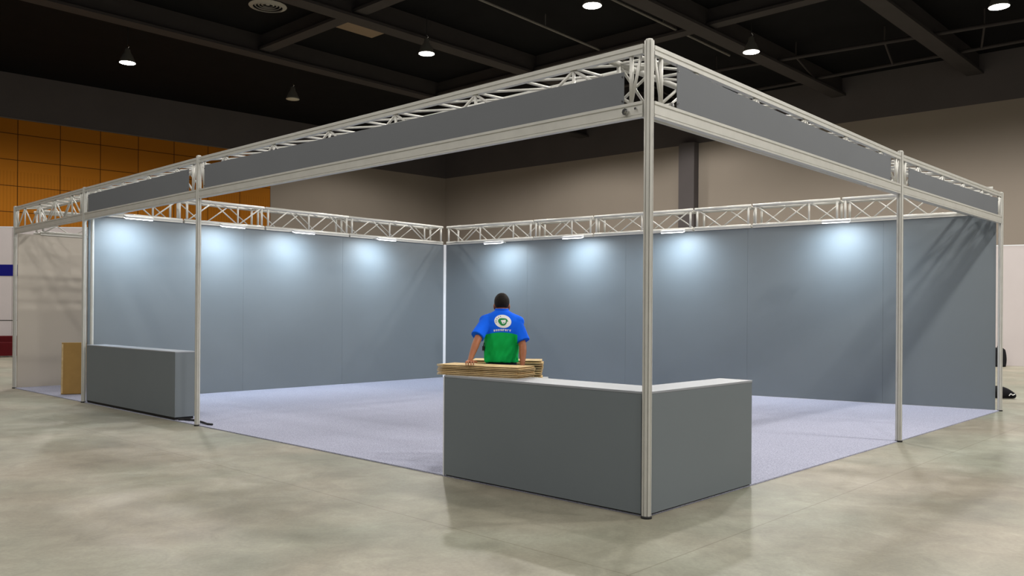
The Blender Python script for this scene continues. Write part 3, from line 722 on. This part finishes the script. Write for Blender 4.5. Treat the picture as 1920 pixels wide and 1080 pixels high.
stand_partition((14.3, 26.6), (21.5, 23.3), 3.72, 'plain pinkish white partition wall at the right edge', False)
rd = root('red_bench', (-16.55, 27.2, 0), 'dark red upholstered bench in front of the blue striped partition', 'bench')
dd = Vector((0.87, 0.49)); dn_ = Vector((-dd.y, dd.x))
build(MB().obox((-16.55, 27.2, 0.26), v3(dd * 0.75, 0), v3(dn_ * 0.28, 0), (0, 0, 0.22)), 'seat_base', M['red'], rd, (-16.55, 27.2, 0), bevel=0.02)
build(MB().obox(Vector((-16.55, 27.2, 0.56)) + v3(dn_ * 0.20, 0), v3(dd * 0.75, 0), v3(dn_ * 0.08, 0), (0, 0, 0.12)), 'backrest', M['red'], rd, (-16.55, 27.2, 0), bevel=0.03)
for sx in (-1, 1):
    for sy in (-1, 1):
        q = Vector((-16.55, 27.2)) + dd * 0.68 * sx + dn_ * 0.22 * sy
        build(MB().tube(v3(q, 0), v3(q, 0.05), 0.03, 10), 'leg', M['rubber'], rd, (-16.55, 27.2, 0))
# black bag on the floor behind the right post
bg = root('black_bag', (9.36, 15.75, 0), 'small black bag with white straps on the floor beyond the far right post', 'bag')
mb = MB(); rings = []
for i in range(9):
    f = i / 8; x = -0.17 + 0.34 * f; h = 0.235 * (1 - 0.55 * f ** 2.2) ; w = 0.10 * (1 - 0.3 * abs(f - 0.4))
    rings.append([(x, w * math.cos(2 * PI * j / 14), 0.004 + max(0, h / 2 + h / 2 * math.sin(2 * PI * j / 14))) for j in range(14)])
mb.loft(rings); build(mb, 'bag_body', M['black_fabric'], bg, smooth=True)
mb = MB(); mb.path([(0.02, -0.105, 0.06), (0.05, -0.11, 0.10), (0.09, -0.105, 0.07), (0.14, -0.09, 0.09)], 0.008, 6); build(mb, 'strap', M['print_white'], bg, label='white strap')
# dark backpack at the right partition
bp_ = root('dark_backpack', (14.98, 25.55, 0), 'tall dark backpack leaning by the pinkish partition, half hidden by the far right post', 'bag')
mb = MB(); rings = []
for i in range(10):
    f = i / 9; z = 0.005 + 0.58 * f; w = 0.19 * (0.75 + 0.6 * math.sin(PI * (0.25 + 0.6 * f))) * (1 if f < 0.95 else 0.6); d_ = 0.13 * (1 - 0.45 * f)
    rings.append([(w * math.cos(2 * PI * j / 16), d_ * math.sin(2 * PI * j / 16), z) for j in range(16)])
mb.loft(rings); build(mb, 'bag_body', M['black_fabric'], bp_, smooth=True)
mb = MB(); mb.path([(-0.03, 0, 0.57), (-0.02, 0, 0.63), (0.02, 0, 0.63), (0.03, 0, 0.57)], 0.01, 6); build(mb, 'carry_loop', M['black_fabric'], bp_)

# ------------------------------------------------------------------ worker, seen from behind (local: x right, y away from the camera, z up)
PX, PY = -0.048, 8.28
def remeshed(mb, name, vox, smooth_it=4, disp=None):
    me = mb.mesh(name); ob = bpy.data.objects.new(name + '_tmp', me); COL.objects.link(ob)
    m = ob.modifiers.new('r', 'REMESH'); m.mode = 'VOXEL'; m.voxel_size = vox; m.use_smooth_shade = True
    s = ob.modifiers.new('s', 'SMOOTH'); s.factor = 0.5; s.iterations = smooth_it
    dg = bpy.context.evaluated_depsgraph_get(); dg.update()
    out = bpy.data.meshes.new_from_object(ob.evaluated_get(dg)); out.name = name
    bpy.data.objects.remove(ob)
    if disp:
        for v in out.vertices:
            d = disp(v.co)
            v.co = v.co + v.normal * d
    for p in out.polygons: p.use_smooth = True
    return out
def ring(cx, cy, z, rx, ry, n=28, p=2.3):
    out = []
    for i in range(n):
        a = 2 * PI * i / n; ca, sa = math.cos(a), math.sin(a)
        out.append((cx + rx * math.copysign(abs(ca) ** (2 / p), ca), cy + ry * math.copysign(abs(sa) ** (2 / p), sa), z))
    return out
# joints
SH = {-1: Vector((-0.165, 0.0, 1.462)), 1: Vector((0.165, 0.0, 1.455))}
EL = {-1: Vector((-0.236, -0.17, 1.262)), 1: Vector((0.208, -0.10, 1.205))}
WR = {-1: Vector((-0.288, -0.325, 1.108)), 1: Vector((0.205, -0.245, 1.060))}
HIPJ = {-1: Vector((-0.085, 0.02, 0.92)), 1: Vector((0.085, 0.02, 0.92))}
KN = {-1: Vector((-0.10, 0.05, 0.50)), 1: Vector((0.10, 0.03, 0.50))}
AN = {-1: Vector((-0.105, 0.03, 0.09)), 1: Vector((0.105, 0.0, 0.09))}
def make_body():
    mb = MB()
    mb.loft([ring(0, 0.02, 0.86, 0.15, 0.105), ring(0, 0.02, 0.95, 0.155, 0.11), ring(0, 0.015, 1.05, 0.14, 0.095), ring(0, 0.0, 1.2, 0.145, 0.10), ring(0, 0.0, 1.34, 0.165, 0.11), ring(0, 0.005, 1.44, 0.15, 0.095), ring(0, 0.01, 1.50, 0.085, 0.07), ring(0, 0.02, 1.53, 0.058, 0.058)])
    # neck and head
    mb.tube((0, 0.02, 1.49), (0, 0.045, 1.60), 0.056, 16, 0.052)
    hr = Matrix.Rotation(math.radians(-14), 3, 'X')
    hc = Vector((0, 0.06, 1.632))
    mb.ball(hc, 1.0, (0.070, 0.090, 0.088), 20, 14, hr)
    mb.ball(hc + Vector((0, 0.035, -0.055)), 1.0, (0.055, 0.062, 0.070), 18, 12, hr)        # jaw
    mb.cone(hc + hr @ Vector((0, 0.090, 0.010)), hc + hr @ Vector((0, 0.108, -0.026)), 0.010, 0.0165)
    for s in (-1, 1): mb.ball(hc + hr @ Vector((0.013 * s, 0.100, -0.030)), 0.011)              # nose
    mb.ball(hc + hr @ Vector((0, 0.094, -0.052)), 0.024, (1.0, 0.5, 0.3), 12, 8); mb.ball(hc + hr @ Vector((0, 0.093, -0.063)), 0.022, (1.0, 0.5, 0.3), 12, 8)              # lips
    mb.ball(hc + hr @ Vector((0, 0.080, -0.092)), 0.022, (1.1, 0.8, 0.7), 10, 8)              # chin
    for s in (-1, 1):
        mb.ball(hc + hr @ Vector((0.030 * s, 0.080, 0.012)), 0.02, (1.0, 0.5, 0.35), 10, 8)  # brow
        mb.ball(hc + Vector((0.073 * s, 0.0, -0.035)), 0.034, (0.28, 0.55, 0.95), 12, 10, Matrix.Rotation(0.35 * s, 3, 'Z'))   # ear
        # arm
        mb.ball(SH[s] + Vector((-0.012 * s, 0, -0.012)), 0.042); mb.cone(SH[s] + Vector((-0.006 * s, 0, -0.012)), EL[s], 0.041, 0.038); 
        mid = EL[s].lerp(WR[s], 0.3); mb.cone(EL[s], mid, 0.037, 0.038); mb.cone(mid, WR[s], 0.038, 0.025)
        # leg
        mb.cone(HIPJ[s], KN[s], 0.085, 0.055); mb.cone(KN[s], KN[s].lerp(AN[s], 0.35) + Vector((0, -0.02, 0)), 0.052, 0.055); mb.cone(KN[s].lerp(AN[s], 0.35) + Vector((0, -0.02, 0)), AN[s], 0.055, 0.037)
        mb.cone(AN[s] + Vector((0, -0.02, -0.035)), AN[s] + Vector((0.01 * s, 0.14, -0.055)), 0.035, 0.026)
    # image-left hand: palm resting on the top carton, fingers over its near edge
    zt = FT + 0.020
    def finger(pts, r):
        for i in range(len(pts) - 1): mb.cone(pts[i], pts[i + 1], r * (1 - 0.08 * i), r * (1 - 0.08 * (i + 1)), 10)
    w = WR[-1]; palm = Vector((-0.292, -0.385, zt + 0.004))
    mb.cone(w, palm + Vector((0, 0.02, 0.004)), 0.026, 0.024)
    for k2, dxk in enumerate((-0.027, -0.009, 0.009, 0.027)):
        mb.cone(palm + Vector((dxk * 0.6, 0.03, 0.002)), palm + Vector((dxk, -0.035, -0.004)), 0.014, 0.0125)
    lens = (0.052, 0.062, 0.066, 0.058)
    for k2, dxk in enumerate((-0.031, -0.0105, 0.0105, 0.031)):
        b0 = palm + Vector((dxk, -0.035, -0.004)); L_ = lens[k2]
        b1 = b0 + Vector((dxk * 0.15, -L_ * 0.55, 0.004)); b2 = b1 + Vector((0, -L_ * 0.34, -0.008)); b3 = b2 + Vector((0, -0.012, -0.022))
        finger([b0, b1, b2, b3], 0.0088)
    t0 = palm + Vector((0.025, 0.015, 0.0)); finger([t0, t0 + Vector((0.030, -0.022, -0.004)), t0 + Vector((0.040, -0.055, -0.008))], 0.0105)
    # image-right hand: hanging relaxed behind the cartons
    w = WR[1]; dirh = Vector((0.0, -0.30, -0.95)).normalized(); palm = w + dirh * 0.055 + Vector((-0.004, 0.0, 0.0))
    mb.cone(w, palm, 0.025, 0.024)
    for k2, dk in enumerate((-0.027, -0.009, 0.009, 0.027)):
        a0 = palm + Vector((0, dk * 0.6, 0.015)); a1 = palm + dirh * 0.035 + Vector((0, dk, 0)); mb.cone(a0, a1, 0.014, 0.0125)
        L_ = (0.050, 0.060, 0.066, 0.060)[k2]
        b1 = a1 + dirh * L_ * 0.5; b2 = b1 + (dirh + Vector((-0.45, 0, 0))).normalized() * L_ * 0.35; b3 = b2 + (dirh + Vector((-0.9, 0, 0))).normalized() * 0.02
        finger([a1 + Vector((0, dk * 0.15, 0)), b1 + Vector((0, dk * 0.18, 0)), b2 + Vector((0, dk * 0.18, 0)), b3 + Vector((0, dk * 0.15, 0))], 0.0088)
    t0 = palm + Vector((-0.008, 0.022, 0.012)); finger([t0, t0 + Vector((-0.018, 0.020, -0.032)), t0 + Vector((-0.022, 0.018, -0.062))], 0.0105)
    return remeshed(mb, 'person', 0.0055, 3)
body = bpy.data.objects.new('person', make_body()); COL.objects.link(body); body.data.materials.append(M['skin'])
body.location = (PX, PY, 0.012)
tag(body, 'worker in blue and green T-shirt seen from behind, hand on the front carton stack', 'person')
def child(me, name, mats, parent=body, label=None):
    o = bpy.data.objects.new(name, me); COL.objects.link(o); o.parent = parent
    for m_ in mats: o.data.materials.append(m_)
    if label: o['label'] = label
    return o
# hair: cap over the skull down to the nape
mb = MB(); hr = Matrix.Rotation(math.radians(-14), 3, 'X'); hc = Vector((0, 0.06, 1.632))
mb.ball(hc + Vector((0, -0.006, 0.012)), 1.0, (0.0765, 0.096, 0.090), 28, 20, hr)
me = mb.mesh('hair'); bm = bmesh.new(); bm.from_mesh(me)
dele = []
for f in bm.faces:
    q = f.calc_center_median() - hc
    face_front = q.y > 0.045 and q.z < 0.045
    low = q.z < -0.050 + 0.25 * max(0, q.y + 0.03)
    side = abs(q.x) > 0.05 and q.z < -0.022 and q.y > -0.02
    if face_front or low or side: dele.append(f)
bmesh.ops.delete(bm, geom=dele, context='FACES')
bm.to_mesh(me); bm.free()
for v in me.vertices: v.co += v.normal * 0.002 * noise.noise(v.co * 60)
for p in me.polygons: p.use_smooth = True
ho = child(me, 'hair', [M['hair']], label='short black hair'); sm = ho.modifiers.new('s', 'SOLIDIFY'); sm.thickness = 0.012; sm.offset = -1
sb = ho.modifiers.new('ss', 'SUBSURF'); sb.levels = 1; sb.render_levels = 2
for s in (-1, 1):
    mb = MB(); mb.ball(hc + hr @ Vector((0.030 * s, 0.079, -0.004)), 0.0095, (1.2, 0.7, 0.7), 12, 8)
    eo = child(mb.mesh('eye'), 'eye', [M['eye']])
    mb = MB(); mb.ball(hc + hr @ Vector((0.030 * s, 0.0845, -0.004)), 0.0042, (1, 0.6, 1), 10, 6)
    child(mb.mesh('iris'), 'iris', [M['hair']], eo)
# shirt
def mat_shirt():
    m, N, L, b = nodes_of('two_tone_jersey')
    a = N.new('ShaderNodeAttribute'); a.attribute_name = 'lower_block'
    g = N.new('ShaderNodeMath'); g.operation = 'GREATER_THAN'; g.inputs[1].default_value = 0.0; L.new(a.outputs['Fac'], g.inputs[0])
    mx = N.new('ShaderNodeMix'); mx.data_type = 'RGBA'; L.new(g.outputs[0], mx.inputs[0])
    mx.inputs[6].default_value = rgb(20, 104, 250); mx.inputs[7].default_value = rgb(14, 184, 88)
    L.new(mx.outputs[2], b.inputs['Base Color']); b.inputs['Roughness'].default_value = 0.85; b.inputs['Specular IOR Level'].default_value = 0.15
    t = N.new('ShaderNodeTexCoord'); n = N.new('ShaderNodeTexNoise'); n.inputs['Scale'].default_value = 400
    L.new(t.outputs['Object'], n.inputs['Vector']); bp = N.new('ShaderNodeBump'); bp.inputs['Strength'].default_value = 0.15; bp.inputs['Distance'].default_value = 0.01
    L.new(n.outputs['Fac'], bp.inputs['Height']); L.new(bp.outputs['Normal'], b.inputs['Normal'])
    return m
def shirt_mesh():
    mb = MB()
    mb.loft([ring(0, 0.012, 1.052, 0.168, 0.125), ring(0, 0.010, 1.10, 0.170, 0.126), ring(0, 0.004, 1.20, 0.170, 0.124), ring(0, 0.0, 1.31, 0.174, 0.124), ring(0, 0.0, 1.40, 0.182, 0.120),
             ring(0, 0.004, 1.455, 0.186, 0.108), ring(0, 0.008, 1.498, 0.165, 0.090), ring(0, 0.014, 1.530, 0.118, 0.078), ring(0, 0.018, 1.552, 0.078, 0.070), ring(0, 0.024, 1.568, 0.060, 0.065)])
    for s in (-1, 1):
        d = (EL[s] - SH[s]); e = SH[s] + d * 0.80
        mb.ball(SH[s] + Vector((-0.012 * s, 0, -0.004)), 0.062, (1.05, 1.1, 0.95))
        mb.cone(Vector((0.075 * s, 0.012, 1.490)), SH[s] + Vector((0.0, 0, -0.008)), 0.055, 0.060)
        mb.tube(SH[s] + Vector((-0.03 * s, 0, 0.0)), e + Vector((0.012 * s, 0, 0)), 0.064, 20, 0.070)
    def disp(co):
        k = max(0.0, min(1.0, (1.42 - co.z) / 0.25))
        n = noise.noise(Vector((co.x * 16 + co.z * 7, co.y * 9, co.z * 9)))
        n2 = noise.noise(Vector((co.x * 34 - co.z * 16, co.y * 14 + 3, co.z * 12)))
        return k * (0.011 * n + 0.0075 * n2)
    return remeshed(mb, 'shirt', 0.006, 5, disp)
sme = shirt_mesh()
at = sme.attributes.new('lower_block', 'FLOAT', 'POINT')      # sewn colour blocking: green below the seam, blue above and on the sleeves
for v in sme.vertices:
    c = v.co; ax_ = abs(c.x)
    at.data[v.index].value = min(1.345 - 0.030 * (ax_ / 0.17) ** 2 - c.z, max(0.155 - ax_, min(0.19 - ax_, c.y + 0.085)))
shirt = child(sme, 'tshirt', [mat_shirt()])
bvh = BVHTree.FromPolygons([v.co.copy() for v in sme.vertices], [tuple(p.vertices) for p in sme.polygons])
def on_back(x, z, lift=0.002):
    h = bvh.ray_cast(Vector((x, -1.0, z)), Vector((0, 1, 0)))
    return Vector((x, (h[0].y if h[0] else -0.12) - lift, z))
def decal(polys, name, mat, lift):
    mb = MB()
    for poly in polys:
        # fan subdivided around the centroid so it follows the cloth
        cx = sum(p[0] for p in poly) / len(poly); cz = sum(p[1] for p in poly) / len(poly); K = 4; n = len(poly); P = []
        for j in range(1, K + 1):
            for p in poly: P.append(on_back(cx + (p[0] - cx) * j / K, cz + (p[1] - cz) * j / K, lift))
        P.append(on_back(cx, cz, lift)); Fc = [(K * n, i, (i + 1) % n) for i in range(n)]
        for j in range(K - 1):
            for i in range(n): Fc.append((j * n + i, (j + 1) * n + i, (j + 1) * n + (i + 1) % n, j * n + (i + 1) % n))
        mb.add(P, Fc)
    return child(mb.mesh(name), name, [mat], shirt)
ex, ez = 0.012, 1.452
disc = [(ex + 0.083 * math.cos(2 * PI * i / 40), ez + 0.064 * math.sin(2 * PI * i / 40) - 0.006 * math.cos(2 * PI * i / 40)) for i in range(40)]
decal([disc], 'emblem_disc', M['print_white'], 0.0025)['label'] = 'white round emblem'
# green leaf swirl: an open ring of varying width with a pointed tip, made of short quads
def swirl():
    out = []; n = 30
    def pt(i, k):
        t = i / n; a = math.radians(12 + 335 * t)
        r = 0.032 + 0.004 * math.sin(3 * a); wd = 0.0035 + 0.0085 * math.sin(PI * t) ** 0.8
        rr_ = r + (wd if k else -wd)
        return (ex + 0.004 + 1.12 * rr_ * math.cos(a), ez - 0.002 + 0.88 * rr_ * math.sin(a))
    for i in range(n): out.append([pt(i, 0), pt(i, 1), pt(i + 1, 1), pt(i + 1, 0)])
    out.append([(ex + 0.030, ez + 0.018), (ex + 0.036, ez + 0.010), (ex + 0.056, ez + 0.004), (ex + 0.040, ez - 0.003), (ex + 0.028, ez - 0.008)])
    out.append([(ex - 0.030, ez + 0.016), (ex - 0.038, ez + 0.010), (ex - 0.026, ez - 0.014), (ex - 0.010, ez - 0.026), (ex - 0.008, ez - 0.012), (ex - 0.018, ez + 0.004)])
    out.append([(ex + 0.002, ez - 0.020), (ex + 0.006, ez - 0.010), (ex + 0.014, ez - 0.008), (ex + 0.012, ez - 0.018)])
    return out
decal(swirl(), 'emblem_swirl', M['print_green'], 0.0045)['label'] = 'green leaf swirl'
# small line of white lettering under the emblem (unreadable in the photo: block strokes)
strokes = []; lx = -0.078; zc = 1.362
glyphs = ['HV', 'HHV', 'VHV', 'HVH', 'VVH', 'HVV', 'VHH', 'HV']
rg = random.Random(5)
for gi in range(8):
    w_ = 0.0185; x0 = lx + gi * 0.0218; zz = zc + 0.006 * (1 - ((gi - 3.5) / 3.5) ** 2)
    strokes.append([(x0, zz + 0.004), (x0 + w_, zz + 0.004), (x0 + w_, zz + 0.0085), (x0, zz + 0.0085)])
    if gi != 6: strokes.append([(x0 + w_ * 0.3, zz - 0.010), (x0 + w_ * 0.6, zz - 0.010), (x0 + w_ * 0.6, zz + 0.010), (x0 + w_ * 0.3, zz + 0.010)])
    if gi in (0, 1, 2, 3, 5): strokes.append([(x0 + 0.001, zz - 0.006), (x0 + w_, zz - 0.006), (x0 + w_, zz - 0.001), (x0 + 0.001, zz - 0.001)])
    if gi in (4, 6): strokes.append([(x0, zz - 0.010), (x0 + 0.005, zz - 0.010), (x0 + 0.006, zz + 0.006), (x0 + 0.001, zz + 0.006)])
decal(strokes, 'emblem_lettering', M['print_white'], 0.003)['label'] = 'white lettering'
dots = []
for a in (110, 128, 150, 172, 190):
    t = math.radians(a); cx, cz = ex + 0.066 * math.cos(t), ez + 0.050 * math.sin(t); q = 0.0035
    dots.append([(cx - q, cz - q), (cx + q, cz - q), (cx + q, cz + q), (cx - q, cz + q)])
decal(dots, 'emblem_arc_marks', M['navy'], 0.004)
# collar
mb = MB(); n = 36; k2 = 10
for i in range(n):
    a0 = 2 * PI * i / n
    for j in range(k2):
        t0 = 2 * PI * j / k2; q = 0.0085 * math.cos(t0)
        mb.v.append(((0.061 + q) * math.cos(a0), 0.024 + (0.066 + q) * math.sin(a0), 1.568 + 0.0085 * math.sin(t0)))
for i in range(n):
    for j in range(k2):
        mb.f.append((i * k2 + j, ((i + 1) % n) * k2 + j, ((i + 1) % n) * k2 + (j + 1) % k2, i * k2 + (j + 1) % k2))
cme = mb.mesh('collar')
for p in cme.polygons: p.use_smooth = True
child(cme, 'collar', [M['shirt_blue']], shirt)
# trousers and shoes
def trouser_mesh():
    mb = MB()
    mb.loft([ring(0, 0.02, 0.84, 0.160, 0.118), ring(0, 0.02, 0.95, 0.163, 0.122), ring(0, 0.014, 1.045, 0.152, 0.110), ring(0, 0.012, 1.085, 0.150, 0.106)])
    for s in (-1, 1):
        mb.cone(HIPJ[s] + Vector((0, 0, -0.02)), KN[s], 0.092, 0.070); mb.tube(KN[s], AN[s] + Vector((0, 0, 0.0)), 0.070, 16, 0.058)
    return remeshed(mb, 'trousers', 0.0075, 4, lambda co: 0.003 * noise.noise(co * 18))
child(trouser_mesh(), 'trousers', [M['navy']])
for s in (-1, 1):
    mb = MB(); a = AN[s]
    mb.cone(a + Vector((0, -0.025, -0.045)), a + Vector((0.01 * s, 0.06, -0.045)), 0.044, 0.042); mb.cone(a + Vector((0.01 * s, 0.06, -0.045)), a + Vector((0.015 * s, 0.16, -0.055)), 0.042, 0.034)
    me = remeshed(mb, 'shoe', 0.007, 3)
    for v in me.vertices: v.co.z = max(v.co.z, 0.001)
    child(me, 'shoe', [M['rubber']])
# small black phone pouch on the belt, image-left side
mb = MB(); mb.obox((-0.178, -0.03, 1.185), (0.010, 0, 0), (0, 0.03, 0), (0, 0, 0.022)); mb.tube((-0.179, -0.03, 1.205), (-0.170, -0.02, 1.24), 0.004, 6)
o = child(mb.mesh('belt_clip'), 'belt_clip', [M['rubber']], label='small black gadget clipped at the waist')
